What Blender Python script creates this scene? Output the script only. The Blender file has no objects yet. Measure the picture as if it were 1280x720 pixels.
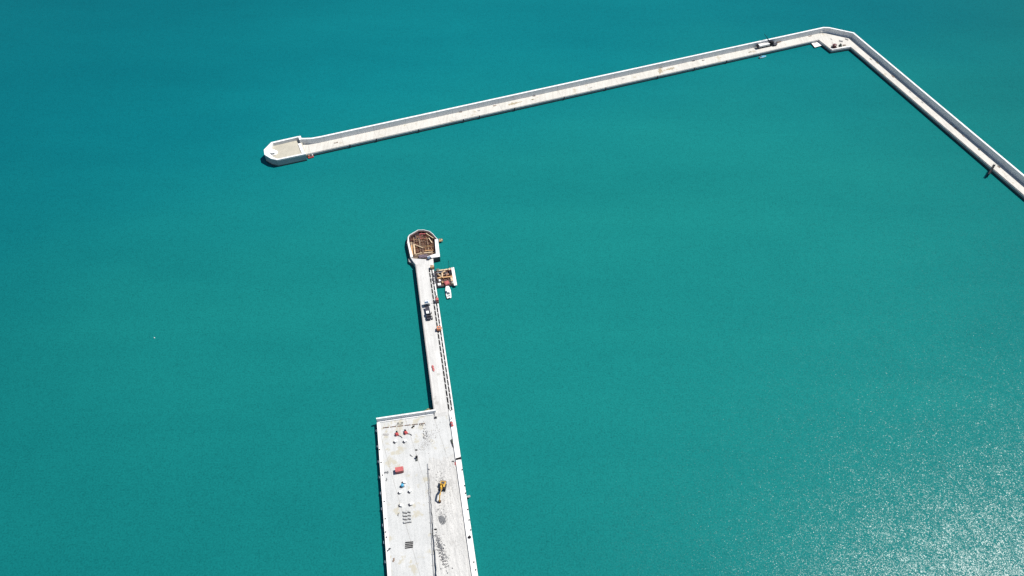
import bpy, bmesh, math, random
from mathutils import Vector, Matrix
R = math.radians
random.seed(11)
C = bpy.context.scene.collection
sc = bpy.context.scene

# ------------------------------------------------------------------ survey: camera 300 m above the sea, looking down 49 degrees
F, TH, H = 985.0, R(49), 300.0
def at(px, py, z=0.0):
    """plan position (metres) of a survey point whose height is known"""
    a = (px - 640) / F; b = (360 - py) / F
    dn = math.sin(TH) - b * math.cos(TH); fw = math.cos(TH) + b * math.sin(TH)
    t = (H - z) / dn
    return (a * t, fw * t)
RQ, RA, RB = R(9.8), R(20.1), R(-70.0)      # bearings: quay and pier, long arm, short arm of the breakwater
ZQ, ZP, ZB = 2.4, 3.0, 2.4                  # deck heights: quay, pier, breakwater

# ------------------------------------------------------------------ materials
def nodes(m):
    m.use_nodes = True
    nt = m.node_tree
    return nt, nt.nodes['Principled BSDF']
def ramp(nt, src, stops):
    r = nt.nodes.new('ShaderNodeValToRGB')
    while len(r.color_ramp.elements) < len(stops): r.color_ramp.elements.new(0.5)
    for e, (p, c) in zip(r.color_ramp.elements, stops):
        e.position = p; e.color = (*c, 1)
    nt.links.new(src, r.inputs[0]); return r.outputs[0]
def noise(nt, scale, detail=4, rough=0.6, vec=None):
    n = nt.nodes.new('ShaderNodeTexNoise')
    n.inputs['Scale'].default_value = scale; n.inputs['Detail'].default_value = detail
    n.inputs['Roughness'].default_value = rough
    if vec: nt.links.new(vec, n.inputs['Vector'])
    return n
def objco(nt, rz=0, sc_=(1, 1, 1)):
    g = nt.nodes.new('ShaderNodeTexCoord'); mp = nt.nodes.new('ShaderNodeMapping')
    mp.inputs['Rotation'].default_value = (0, 0, rz); mp.inputs['Scale'].default_value = sc_
    nt.links.new(g.outputs['Object'], mp.inputs['Vector']); return mp.outputs[0]
def mix(nt, fac, a, b, mode='MIX'):
    m = nt.nodes.new('ShaderNodeMix'); m.data_type = 'RGBA'; m.blend_type = mode
    def put(i, v):
        if hasattr(v, 'links'): nt.links.new(v, m.inputs[i])
        elif isinstance(v, (int, float)): m.inputs[i].default_value = v
        else: m.inputs[i].default_value = (*v, 1)
    put(0, fac); put(6, a); put(7, b); return m.outputs[2]
def math_(nt, op, a, b=None):
    m = nt.nodes.new('ShaderNodeMath'); m.operation = op
    for i, v in enumerate((a, b)):
        if v is None: continue
        if hasattr(v, 'links'): nt.links.new(v, m.inputs[i])
        else: m.inputs[i].default_value = v
    return m.outputs[0]
def bump(nt, b, h, s, d=0.05):
    n = nt.nodes.new('ShaderNodeBump'); n.inputs['Strength'].default_value = s; n.inputs['Distance'].default_value = d
    nt.links.new(h, n.inputs['Height']); nt.links.new(n.outputs[0], b.inputs['Normal'])

def concrete(name, lo, hi, rz=0, stain=None, stain_at=0.68, joint=0, streak=0.25, wet=False, speck=0.0):
    m = bpy.data.materials.new(name); nt, b = nodes(m)
    co = objco(nt, -rz)
    big = noise(nt, 0.11, 6, 0.65, co)
    col = ramp(nt, big.outputs['Fac'], [(0.32, lo), (0.6, hi)])
    st = noise(nt, 1.0, 5, 0.6, objco(nt, -rz, (0.9, 0.06, 0.5)))
    col = mix(nt, streak, col, ramp(nt, st.outputs['Fac'], [(0.35, tuple(v * .72 for v in lo)), (0.6, hi)]))
    fine = noise(nt, 2.6, 5, 0.7, co)
    col = mix(nt, 0.35, col, ramp(nt, fine.outputs['Fac'], [(0.34, tuple(v * .6 for v in lo)), (0.55, hi)]))
    if speck:
        sp = noise(nt, 1.7, 3, 0.6, co)
        col = mix(nt, math_(nt, 'MULTIPLY', ramp(nt, sp.outputs['Fac'], [(0.62, (0, 0, 0)), (0.67, (1, 1, 1))]), speck), col, (0.13, 0.125, 0.12))
    if stain:
        s = noise(nt, 0.16, 5, 0.72, co)
        f = ramp(nt, s.outputs['Fac'], [(stain_at, (0, 0, 0)), (stain_at + .05, (1, 1, 1))])
        col = mix(nt, math_(nt, 'MULTIPLY', f, 0.75), col, stain)
    if joint:
        sep = nt.nodes.new('ShaderNodeSeparateXYZ'); nt.links.new(co, sep.inputs[0])
        md = math_(nt, 'PINGPONG', sep.outputs['X'], joint / 2)
        f = math_(nt, 'LESS_THAN', md, 0.09)
        col = mix(nt, math_(nt, 'MULTIPLY', f, 0.55), col, (0.2, 0.19, 0.17))
    if wet:                                  # weed and wet concrete along the waterline
        sep = nt.nodes.new('ShaderNodeSeparateXYZ')
        g = nt.nodes.new('ShaderNodeNewGeometry'); nt.links.new(g.outputs['Position'], sep.inputs[0])
        h = math_(nt, 'ADD', sep.outputs['Z'], math_(nt, 'MULTIPLY', fine.outputs['Fac'], -0.9))
        f = ramp(nt, math_(nt, 'MULTIPLY', h, 0.5), [(0.1, (1, 1, 1)), (0.3, (0, 0, 0))])
        col = mix(nt, f, col, (0.05, 0.06, 0.055))
    nt.links.new(col, b.inputs['Base Color']); b.inputs['Roughness'].default_value = 0.88
    bump(nt, b, fine.outputs['Fac'], 0.4, 0.06)
    return m
def paint(name, c, rough=0.5, metal=0.0, wear=None, dirt=0.35, scale=2.5):
    m = bpy.data.materials.new(name); nt, b = nodes(m)
    n = noise(nt, scale, 5, 0.65, objco(nt))
    col = ramp(nt, n.outputs['Fac'], [(0.36, tuple(v * (1 - dirt) for v in c)), (0.58, c)])
    if wear:
        w = noise(nt, scale * 1.9, 4, 0.7, objco(nt))
        col = mix(nt, ramp(nt, w.outputs['Fac'], [(0.58, (0, 0, 0)), (0.64, (1, 1, 1))]), col, wear)
    nt.links.new(col, b.inputs['Base Color'])
    if max(c) < .07: b.inputs['Specular IOR Level'].default_value = .15
    b.inputs['Roughness'].default_value = rough; b.inputs['Metallic'].default_value = metal
    bump(nt, b, n.outputs['Fac'], 0.2, 0.02)
    return m
M = {}
M['arm'] = concrete('pale_concrete_arm', (.42, .405, .365), (.53, .515, .475), RA, (.33, .29, .21), 0.60, 20.0, .45)
M['short'] = concrete('pale_concrete_short_arm', (.42, .405, .365), (.53, .515, .475), RB, (.33, .29, .21), 0.62, 20.0, .45)
M['wall'] = concrete('parapet_concrete', (.60, .60, .59), (.72, .72, .71), RA, None, joint=10.0, wet=True)
M['face'] = concrete('caisson_face_shade_tint', (.24, .25, .26), (.36, .37, .37), RA, None, joint=10.0, wet=True)  # darker than the deck: shade of the water-side faces is put into this colour
M['gravelfloor'] = concrete('gravel_bed', (.30, .285, .235), (.42, .395, .325), RA, None, speck=.35)
M['pier'] = concrete('pier_concrete', (.40, .395, .38), (.53, .525, .505), RQ, (.33, .32, .29), .60, joint=0, streak=.5)
M['pierface'] = concrete('pier_face_shade_tint', (.2, .2, .2), (.32, .31, .30), RQ, None, wet=True)  # shade of the faces above the water mixed into the concrete colour
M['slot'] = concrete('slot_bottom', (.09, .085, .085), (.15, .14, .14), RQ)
M['quay'] = concrete('quay_slab', (.35, .36, .355), (.475, .48, .47), RQ, (.36, .335, .26), 0.57, 12.0, .32)
M['fill'] = concrete('rubble_fill', (.345, .345, .335), (.48, .475, .455), RQ, (.33, .325, .31), 0.56, 0, .55, speck=.45)
M['kerb'] = concrete('kerb_concrete', (.60, .60, .58), (.70, .69, .67), RQ, None, wet=True)
M['white'] = paint('white_paint', (.74, .74, .72), .4, dirt=.12)
M['cream'] = paint('cream_plaster', (.72, .70, .66), .7, dirt=.1)
M['black'] = paint('black_steel', (.014, .014, .018), .75)
M['rubber'] = paint('tyre_rubber', (.02, .02, .02), .8)
M['grey'] = paint('grey_steel', (.22, .23, .25), .45, .4)
M['dark'] = paint('dark_grey_steel', (.055, .055, .07), .5, .3)
M['rust'] = paint('rusty_steel', (.20, .085, .05), .8, .2, (.10, .04, .03))
M['rustdark'] = paint('dark_rust', (.075, .04, .035), .85, wear=(.12, .06, .04))
M['pit'] = paint('pit_floor', (.17, .125, .09), .9, wear=(.19, .085, .05), scale=1.6)
M['timber'] = paint('orange_timber', (.50, .29, .13), .75, wear=(.36, .19, .09), scale=1.5)
M['paletimber'] = paint('pale_timber', (.60, .46, .30), .75, wear=(.42, .28, .16), scale=1.5)
M['red'] = paint('red_paint', (.46, .055, .055), .45, wear=(.25, .06, .05))
M['pinkred'] = paint('faded_red_paint', (.46, .105, .105), .5, wear=(.34, .10, .095))
M['darkred'] = paint('dark_red_paint', (.10, .022, .025), .5)
M['orange'] = paint('orange_paint', (.62, .22, .10), .5, wear=(.52, .30, .2))
M['yellow'] = paint('yellow_paint', (.62, .36, .04), .45, wear=(.42, .22, .04))
M['glass'] = paint('dark_glass', (.02, .03, .04), .08, dirt=.1)
M['blue'] = paint('blue_paint', (.05, .30, .48), .5)
M['slate'] = paint('slate_blue_paint', (.10, .17, .27), .5)
M['purple'] = paint('purple_grey_tarp', (.13, .10, .13), .7, scale=1.2)
M['green'] = paint('olive_canvas', (.10, .12, .085), .8)
M['olive'] = paint('weedy_rock', (.22, .19, .09), .9, wear=(.12, .12, .06), scale=1.0)
M['stone'] = paint('grey_rubble', (.34, .33, .32), .9, wear=(.16, .16, .16), scale=3)
M['gravel'] = paint('dark_gravel', (.17, .175, .18), .95, wear=(.09, .09, .1), scale=3)
M['palesteel'] = paint('pale_blue_steel', (.34, .42, .47), .5)
M['bronze'] = paint('brown_steel', (.20, .14, .10), .6, wear=(.12, .07, .05))

def sea_material():
    m = bpy.data.materials.new('sea_water'); nt, b = nodes(m)
    g = nt.nodes.new('ShaderNodeNewGeometry'); pos = g.outputs['Position']
    sep = nt.nodes.new('ShaderNodeSeparateXYZ'); nt.links.new(pos, sep.inputs[0])
    # silt in the sheltered basin, clear blue water outside the long arm
    d = math_(nt, 'ADD', math_(nt, 'MULTIPLY', sep.outputs['X'], -0.3437), math_(nt, 'MULTIPLY', sep.outputs['Y'], 0.9391))
    n0 = noise(nt, 0.006, 3, 0.5, pos)
    d = math_(nt, 'ADD', d, math_(nt, 'MULTIPLY', math_(nt, 'SUBTRACT', n0.outputs['Fac'], 0.5), 160))
    f = nt.nodes.new('ShaderNodeMapRange'); f.interpolation_type = 'SMOOTHSTEP'
    f.inputs['From Min'].default_value = 250; f.inputs['From Max'].default_value = 470
    nt.links.new(d, f.inputs['Value'])
    col = mix(nt, f.outputs[0], SEA_IN, SEA_OUT)
    # vignette put into the water colour: full tone by the pier, darker away
    vd = nt.nodes.new('ShaderNodeVectorMath'); vd.operation = 'DISTANCE'
    nt.links.new(pos, vd.inputs[0]); vd.inputs[1].default_value = (40, 335, 0)
    e = math_(nt, 'ADD', vd.outputs['Value'], math_(nt, 'MULTIPLY', math_(nt, 'SUBTRACT', n0.outputs['Fac'], 0.5), 150))
    f2 = nt.nodes.new('ShaderNodeMapRange'); f2.interpolation_type = 'SMOOTHSTEP'
    f2.inputs['From Min'].default_value = 390; f2.inputs['From Max'].default_value = 110
    nt.links.new(e, f2.inputs['Value'])
    col = mix(nt, f2.outputs[0], mix(nt, 1.0, col, SEA_VIGNETTE, 'MULTIPLY'), col)
    # streaks of silt drifting with the current
    co = nt.nodes.new('ShaderNodeMapping'); co.inputs['Rotation'].default_value = (0, 0, R(35)); co.inputs['Scale'].default_value = (.004, .02, 1)
    nt.links.new(pos, co.inputs['Vector'])
    n1 = noise(nt, 1.0, 4, 0.55, co.outputs[0])
    col = mix(nt, 1.0, col, ramp(nt, n1.outputs['Fac'], [(0.3, (.85, .92, .93)), (0.7, (1.10, 1.05, 1.03))]), 'MULTIPLY')
    # wind waves: slopes straight from noise; the light welling up through the ripples, and the skin that mirrors sky and sun
    def waves(layers):
        acc = None
        for scale, k, det in layers:
            n = noise(nt, scale, det, 0.6, pos)
            v = nt.nodes.new('ShaderNodeVectorMath'); v.operation = 'SUBTRACT'
            nt.links.new(n.outputs['Color'], v.inputs[0]); v.inputs[1].default_value = (.5, .5, .5)
            w = nt.nodes.new('ShaderNodeVectorMath'); w.operation = 'MULTIPLY'
            nt.links.new(v.outputs[0], w.inputs[0]); w.inputs[1].default_value = (k, k, 0)
            if acc is None: acc = w.outputs[0]
            else:
                q = nt.nodes.new('ShaderNodeVectorMath'); q.operation = 'ADD'
                nt.links.new(acc, q.inputs[0]); nt.links.new(w.outputs[0], q.inputs[1]); acc = q.outputs[0]
        z = nt.nodes.new('ShaderNodeVectorMath'); z.operation = 'ADD'
        nt.links.new(acc, z.inputs[0]); z.inputs[1].default_value = (0, 0, 1)
        no = nt.nodes.new('ShaderNodeVectorMath'); no.operation = 'NORMALIZE'
        nt.links.new(z.outputs[0], no.inputs[0]); return no.outputs[0]
    nt.nodes.remove(b)
    di = nt.nodes.new('ShaderNodeBsdfDiffuse'); gl = nt.nodes.new('ShaderNodeBsdfGlossy'); gl.inputs['Roughness'].default_value = 0.215
    nt.links.new(col, di.inputs['Color'])
    nt.links.new(waves(((1.5, 1.5, 2), (0.4, .42, 2), (0.06, .16, 2))), di.inputs['Normal'])
    nw = waves(((3.5, 0.42, 1), (1.6, 0.30, 2), (0.25, 0.09, 3)))
    nt.links.new(nw, gl.inputs['Normal'])
    fr = nt.nodes.new('ShaderNodeFresnel'); fr.inputs['IOR'].default_value = 1.33
    mx = nt.nodes.new('ShaderNodeMixShader'); nt.links.new(math_(nt, 'MULTIPLY', fr.outputs[0], SEA_SPEC), mx.inputs[0])
    nt.links.new(di.outputs[0], mx.inputs[1]); nt.links.new(gl.outputs[0], mx.inputs[2])
    nt.links.new(mx.outputs[0], nt.nodes['Material Output'].inputs['Surface'])
    return m
SEA_SPEC = 0.32
SEA_IN, SEA_OUT, SEA_VIGNETTE = (.006, .141, .135), (.0025, .128, .146), (.5, .72, .77)

# ------------------------------------------------------------------ mesh helpers
class MB:
    def __init__(s): s.bm = bmesh.new()
    def poly(s, pts, z0, z1, inset=0.0):
        """upright prism over a plan polygon"""
        n = len(pts)
        zb = z0 if isinstance(z0, (list, tuple)) else [z0] * n
        zt = z1 if isinstance(z1, (list, tuple)) else [z1] * n
        lo = [s.bm.verts.new((p[0], p[1], zb[i])) for i, p in enumerate(pts)]
        hi = [s.bm.verts.new((p[0], p[1], zt[i])) for i, p in enumerate(pts)]
        s.bm.faces.new(hi); s.bm.faces.new(lo[::-1])
        for i in range(n):
            j = (i + 1) % n
            s.bm.faces.new((lo[i], lo[j], hi[j], hi[i]))
        return s
    def box(s, c, d, rz=0, ry=0, rx=0, bev=0.0):
        mt = Matrix.Translation(c) @ Matrix.Rotation(rz, 4, 'Z') @ Matrix.Rotation(ry, 4, 'Y') @ Matrix.Rotation(rx, 4, 'X') @ Matrix.Diagonal((*d, 1))
        r = bmesh.ops.create_cube(s.bm, size=1, matrix=mt)
        if bev:
            es = list({e for v in r['verts'] for e in v.link_edges})
            bmesh.ops.bevel(s.bm, geom=es, offset=bev, segments=1, affect='EDGES')
        return s
    def tube(s, a, b, r, r2=None, n=10):
        a, b = Vector(a), Vector(b); d = b - a
        mt = Matrix.Translation((a + b) / 2) @ d.to_track_quat('Z', 'Y').to_matrix().to_4x4()
        bmesh.ops.create_cone(s.bm, cap_ends=True, segments=n, radius1=r, radius2=r if r2 is None else r2, depth=d.length, matrix=mt)
        return s
    def loft(s, rings):
        """close a stack of equal-length rings of points"""
        vs = [[s.bm.verts.new(p) for p in r] for r in rings]
        n = len(vs[0])
        for a, b in zip(vs, vs[1:]):
            for i in range(n):
                j = (i + 1) % n
                s.bm.faces.new((a[i], a[j], b[j], b[i]))
        s.bm.faces.new(vs[0][::-1]); s.bm.faces.new(vs[-1]); return s
    def wall(s, line, t, z0, z1):
        """wall of thickness t to the right of a plan polyline"""
        inner = offset(line, t)
        for i in range(len(line) - 1):
            za = z1[i] if isinstance(z1, (list, tuple)) else z1
            zb = z1[i + 1] if isinstance(z1, (list, tuple)) else z1
            s.poly([line[i], line[i + 1], inner[i + 1], inner[i]], z0, [za, zb, zb, za])
        bmesh.ops.remove_doubles(s.bm, verts=s.bm.verts, dist=0.001)
        # drop the inner partitions left where two lengths meet
        dup = [f for f in s.bm.faces if all(len(e.link_faces) > 2 for e in f.edges if abs(e.verts[0].co.z - e.verts[1].co.z) > .01) and abs(f.normal.z) < .1 and f.calc_area() < 40]
        return s
    def stone(s, c, r, flat=.7):
        res = bmesh.ops.create_icosphere(s.bm, subdivisions=1, radius=1)
        rz = random.random() * 6.28; k = [random.uniform(.7, 1.3) for _ in range(2)]
        for v in res['verts']:
            q = v.co * random.uniform(.75, 1.15)
            x, y = q.x * k[0], q.y * k[1]
            v.co = Vector((c[0] + r * (x * math.cos(rz) - y * math.sin(rz)), c[1] + r * (x * math.sin(rz) + y * math.cos(rz)), c[2] + r * flat * q.z))
        return s
    def build(s, name, mat, parent=None, world=False, label=None):
        bmesh.ops.recalc_face_normals(s.bm, faces=s.bm.faces)
        me = bpy.data.meshes.new(name)
        if world and parent is not None:
            bmesh.ops.translate(s.bm, verts=s.bm.verts, vec=-Vector(parent.location))
        s.bm.to_mesh(me); s.bm.free()
        me.materials.append(M[mat] if isinstance(mat, str) else mat)
        o = bpy.data.objects.new(name, me); C.objects.link(o)
        if parent is not None: o.parent = parent
        if label: o['label'] = label
        return o
def offset(line, t, closed=False):
    """plan polyline moved t metres to its right"""
    P = [Vector(p[:2]) for p in line]; n = len(P); out = []
    for i in range(n):
        ds = []
        if i > 0 or closed: ds.append((P[i] - P[i - 1]).normalized())
        if i < n - 1 or closed: ds.append((P[(i + 1) % n] - P[i]).normalized())
        ns = [Vector((d.y, -d.x)) for d in ds]
        if len(ns) == 1: out.append(P[i] + ns[0] * t)
        else:
            m = (ns[0] + ns[1]).normalized(); out.append(P[i] + m * (t / max(.35, m.dot(ns[0]))))
    return [tuple(p) for p in out]
def thing(name, label, cat, loc, rz=0.0, group=None):
    o = bpy.data.objects.new(name, None); C.objects.link(o)
    o.empty_display_size = .5
    o.location = loc if len(loc) == 3 else (*loc, 0); o.rotation_euler = (0, 0, rz)
    o['label'] = label; o['category'] = cat; o['kind'] = 'thing'
    if group: o['group'] = group
    return o
def tag(o, label, cat, group=None):
    o['label'] = label; o['category'] = cat
    o['kind'] = 'thing'
    if group: o['group'] = group
    return o
def place(o, loc, rz=0.0):
    o.location = loc; o.rotation_euler = (0, 0, rz); return o
def dup(root, loc, rz, label):
    r = root.copy(); C.objects.link(r); r.location = loc; r.rotation_euler = (0, 0, rz); r['label'] = label
    for ch in list(root.children):
        c = ch.copy(); C.objects.link(c); c.parent = r
        for g in ch.children:
            d = g.copy(); C.objects.link(d); d.parent = c
    return r
ORD = ['first', 'second', 'third', 'fourth', 'fifth', 'sixth', 'seventh', 'eighth', 'ninth', 'tenth', 'eleventh', 'twelfth']
def P3(px, py, z): return (*at(px, py, z), z)
def P(px, py, z): return at(px, py, z)
def dirv(a): return Vector((math.cos(a), math.sin(a)))

# ------------------------------------------------------------------ sea
mb = MB(); mb.bm.faces.new([mb.bm.verts.new(p) for p in ((-5000, -4000, 0), (5000, -4000, 0), (5000, 7000, 0), (-5000, 7000, 0))])
sea = mb.build('sea', sea_material()); sea['kind'] = 'structure'

# ------------------------------------------------------------------ breakwater
WT = 6.0
bw = thing('breakwater', 'long bent concrete breakwater with a high parapet along its outer side', 'breakwater', (*P(700, 118, ZB), 0))
s_dir = dirv(RB)
c1, c2, c3 = P(1029.4, 33.7, WT), P(1036.9, 34.0, WT), P(1067.5, 40.6, WT)
c4 = P(1080, 51.2, WT)
far = (c4[0] + s_dir.x * 330, c4[1] + s_dir.y * 330)
j0, j1, j2 = P(375.6, 172.6, WT), P(389, 172.2, WT), P(400, 170.3, WT)
outer = [j0, j1, j2, c1, c2, c3, c4, far]
MB().wall(outer, 1.15, -3, WT).build('parapet_wall', 'wall', bw, True)
inn = offset(outer, 1.10)
e0, e1, e2, e3, e4 = P(381, 192.9, ZB), P(1023.4, 49.5, ZB), P(1040, 62.5, ZB), P(1063.7, 58.7, ZB), P(1080, 72.2, ZB)
e5 = (e4[0] + s_dir.x * 330, e4[1] + s_dir.y * 330)
x0 = P(376.5, 193.5, ZB)
# long arm, corner platform and short arm are one deck in three pours
MB().poly([inn[0], inn[1], inn[2], inn[3], e1, e0], -3, ZB).build('deck', 'arm', bw, True)
MB().poly([(inn[3][0] + .01, inn[3][1]), inn[4], inn[5], e4, e3, e2, (e1[0] + .01, e1[1])], -3, ZB + .004).build('corner_platform', 'short', bw, True)
MB().poly([inn[5], inn[6], inn[7], e5, (e4[0] + .004, e4[1])], -3, ZB - .004).build('deck', 'short', bw, True)
# caisson face: a slightly proud fender beam along the inner edge
fl = [e0, e1, e2, e3, e4, e5]
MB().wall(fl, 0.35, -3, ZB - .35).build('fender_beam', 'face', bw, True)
# low upstand along the inner edge of the corner platform
MB().wall([e2, e3], -0.8, ZB, ZB + .3).build('upstand', 'wall', bw, True)
# block built against the wall at the bend
MB().box(P3(1028.5, 39.2, ZB + .7), (4.2, 1.6, 1.4), R(15)).build('wall_block', 'kerb', bw, True)
# access ladders on the inner face
A = Vector(e0[:2]); Bv = Vector(e1[:2]); ad = (Bv - A).normalized(); an = Vector((ad.y, -ad.x))
for px in (437, 470, 523, 579, 599, 643, 705, 757, 822, 868, 908):
    k = (px - 381) / (1023.4 - 381)
    # the survey reads along the picture, so find the distance along the face by bisection
    lo, hi = 0.0, (Bv - A).length
    for _ in range(40):
        md = (lo + hi) / 2; q = A + ad * md
        dz = ZB - H; cz = q.y * math.cos(TH) - dz * math.sin(TH)
        if 640 + F * q.x / cz < px: lo = md
        else: hi = md
    q = A + ad * lo + an * .45
    lad = MB()
    lad.box((q.x, q.y, ZB / 2 - .1), (.65, .22, ZB + .2), RA, bev=.04)
    for zz in (.4, .9, 1.4, 1.9): lad.box((q.x + an.x * .17, q.y + an.y * .17, zz), (.7, .08, .08), RA)
    lad.build('ladder', 'dark', bw, True)
# ---- roundhead
hA, hB, hC, hD = P(329.6, 186.7, WT), P(339.1, 177.6, WT), P(372, 170.3, WT), P(375.8, 170.0, WT)
lA, lD, lE, lF = P(330.7, 193.6, 5.0), P(338.7, 198.2, 5.0), P(346.4, 199.9, 5.0), P(382.0, 192.4, 5.0)
ring = [lF, lE, lD, lA, hA, hB, hC, hD]
tk = [1.0, 1.0, 1.6, 3.0, 3.4, 1.3, 1.0, 1.0]
cx = sum(p[0] for p in ring) / 8; cy = sum(p[1] for p in ring) / 8
inner = []
base = offset(ring, 1.0)
for i, p in enumerate(ring):
    d = Vector(base[i]) - Vector(p); inner.append((p[0] + d.x * tk[i], p[1] + d.y * tk[i]))
ztop = [5.0, 5.0, 5.0, 5.2, 5.7, 6.0, 6.0, 6.0]
rw = MB()
for i in range(len(ring) - 1):
    rw.poly([ring[i], ring[i + 1], inner[i + 1], inner[i]], -3, [ztop[i], ztop[i + 1], ztop[i + 1], ztop[i]])
rw.build('roundhead_wall', 'wall', bw, True)
so_ = offset(ring, -.07); rw = MB()
for i in range(4): rw.poly([so_[i], so_[i + 1], ring[i + 1], ring[i]], -3, ztop[i] - .7)
rw.build('shade_skirt', 'face', bw, True)  # thin added skirt; its dark colour stands in for shade on the roundhead
fin = [Vector(p) for p in inner]
MB().poly([(p.x, p.y) for p in fin[::-1]], -3, 3.9).build('gravel_floor', 'gravelfloor', bw, True)
# cross wall closing the roundhead toward the arm, with its high end at the parapet
ca, cb = Vector(P(374.2, 179.0, 4.4)), Vector(P(379.6, 192.2, 4.4))
cd = (cb - ca).normalized(); cn = Vector((-cd.y, cd.x))
cw = [tuple(ca - cn * .9), tuple(cb - cn * .9), tuple(cb + cn * .8), tuple(ca + cn * .8)]
MB().poly(cw, -3, 4.3).build('cross_wall', 'kerb', bw, True)
sa = Vector(P(374.3, 170.4, WT)); sb = sa + cd * 3.6
MB().poly([tuple(sa - cn * .8), tuple(sb - cn * .8), tuple(sb + cn * .7), tuple(sa + cn * .7)], -3, 6.25).build('wall_end', 'kerb', bw, True)
# ---- things on the breakwater
bl = thing('beacon_base', 'white concrete base for a harbour light on the gravel floor of the roundhead', 'beacon base', P3(341.6, 191.8, 3.9), RA)
def ngon(n, r, ph=0, sx=1, sy=1): return [(sx * r * math.cos(ph + 6.2832 * i / n), sy * r * math.sin(ph + 6.2832 * i / n)) for i in range(n)]
MB().poly(ngon(8, 2.5, .39, 1.15, .95), 0, .5).build('plinth', 'white', bl)
m_ = MB().poly(ngon(8, 1.75, .39), .5, 1.7); m_.build('drum', 'white', bl)
MB().box((-.4, -1.66, .95), (2.2, .12, .25)).build('door', 'dark', bl)  # dark strip standing in for the shadow line low on the base

def raft(): 
    t = thing('work_raft', 'small red work raft with two pale drums moored beside the roundhead', 'raft', (*P(388.2, 195.0, .6), 0), RA)
    MB().box((0, 0, .35), (3.2, 3.2, .9), bev=.1).build('hull', 'red', t)
    MB().box((0, 0, .84), (2.4, 2.4, .08)).build('deck', 'rustdark', t)
    for x in (-.9, 1.1): MB().tube((x, -.4, .78), (x, -.4, 1.5), .33, n=12).build('drum', 'white' if x > 0 else 'orange', t)
    MB().tube((-1.3, .8, .7), (-1.3, .8, 1.8), .07).build('post', 'rust', t)
raft()
lp = [P(1013.7, 53, .9), P(1022.5, 51.3, .9), P(1027.8, 56.5, .9), P(1018.7, 59, .9)]
lx = sum(p[0] for p in lp) / 4; ly = sum(p[1] for p in lp) / 4
pt = thing('landing_pontoon', 'square white landing pontoon afloat below the bend of the breakwater', 'pontoon', (lx, ly, 0))
loc = [(p[0] - lx, p[1] - ly) for p in lp]
MB().poly(loc, -.4, .72).build('hull', 'face', pt)
MB().poly([(x * 1.03, y * 1.03) for x, y in loc], .72, .9).build('deck', 'cream', pt)
MB().box((-.6, .9, .98), (1.8, .3, .15), RA).build('cleat_beam', 'rustdark', pt)

def wheels(t, xs, y, r=.5, w=.35):
    for x in xs:
        for s in (-1, 1):
            wh = MB().tube((x, s * y - w / 2, r), (x, s * y + w / 2, r), r, n=14).build('wheel', 'rubber', t)
            MB().tube((x, s * (y + w / 2) - .03, r), (x, s * (y + w / 2) + .03, r), r * .5, n=10).build('rim', 'grey', wh)
ct = thing('crane_truck', 'pale crane truck with dark cab and slim raised boom on the long arm', 'crane truck', P3(956.2, 58.3, ZB), RA)
MB().box((-.2, 0, .95), (12.2, 2.3, .5), bev=.05).build('chassis', 'dark', ct)
MB().box((-1.6, 0, 1.8), (8.4, 2.5, 1.2), bev=.08).build('body', 'cream', ct)
MB().box((-1.2, .1, 2.46), (2.6, .3, .12)).build('hatch', 'grey', ct)
MB().box((-6.0, 0, 1.8), (.6, 2.6, 2.2), bev=.06).build('tailgate', 'dark', ct)
cab = MB().box((4.6, 0, 2.1), (2.2, 2.5, 2.2), bev=.2).build('cab', 'black', ct)
MB().box((5.72, 0, 2.5), (.06, 2.1, .8)).build('windscreen', 'glass', cab)
MB().tube((3.1, 0, 1.2), (3.1, 0, 3.2), .55, n=12).build('turret', 'black', ct)
MB().tube((3.1, 0, 3.0), (-.6, 3.4, 7.9), .22, .13, n=8).tube((3.1, .3, 2.6), (1.6, 1.4, 4.6), .16).build('boom', 'black', ct)
wheels(ct, (-4.8, -3.6, 2.0, 4.7), 1.1)
bin_ = thing('waste_skip', 'dark waste skip standing just ahead of the crane truck', 'skip', P3(968.3, 56.8, ZB), RA)
b_ = MB().loft([[(-1.0, -.7, .1), (1.0, -.7, .1), (1.0, .7, .1), (-1.0, .7, .1)], [(-1.4, -.9, 1.4), (1.4, -.9, 1.4), (1.4, .9, 1.4), (-1.4, .9, 1.4)]]); b_.build('tub', 'dark', bin_)
MB().box((0, -.92, 1.38), (2.9, .12, .16)).box((0, .92, 1.38), (2.9, .12, .16)).build('rim', 'grey', bin_)
def pallet(name, label, cat, px, py, z, rz, d, mat, n=4, group=None):
    t = thing(name, label, cat, P3(px, py, z), rz, group)
    for i in range(n):
        MB().box((0, (i - (n - 1) / 2) * d[1] / n, d[2] / 2 + random.uniform(0, .05)), (d[0] * random.uniform(.85, 1.05), d[1] / n * .86, d[2]), random.uniform(-.05, .05), bev=.02).build('board', mat, t)
    return t
pallet('timber_stack', 'dark timber stack lying beside the wall past the waste skip', 'timber stack', 973.4, 52.8, ZB, RA + .1, (3.6, 1.2, .5), 'bronze')
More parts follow.
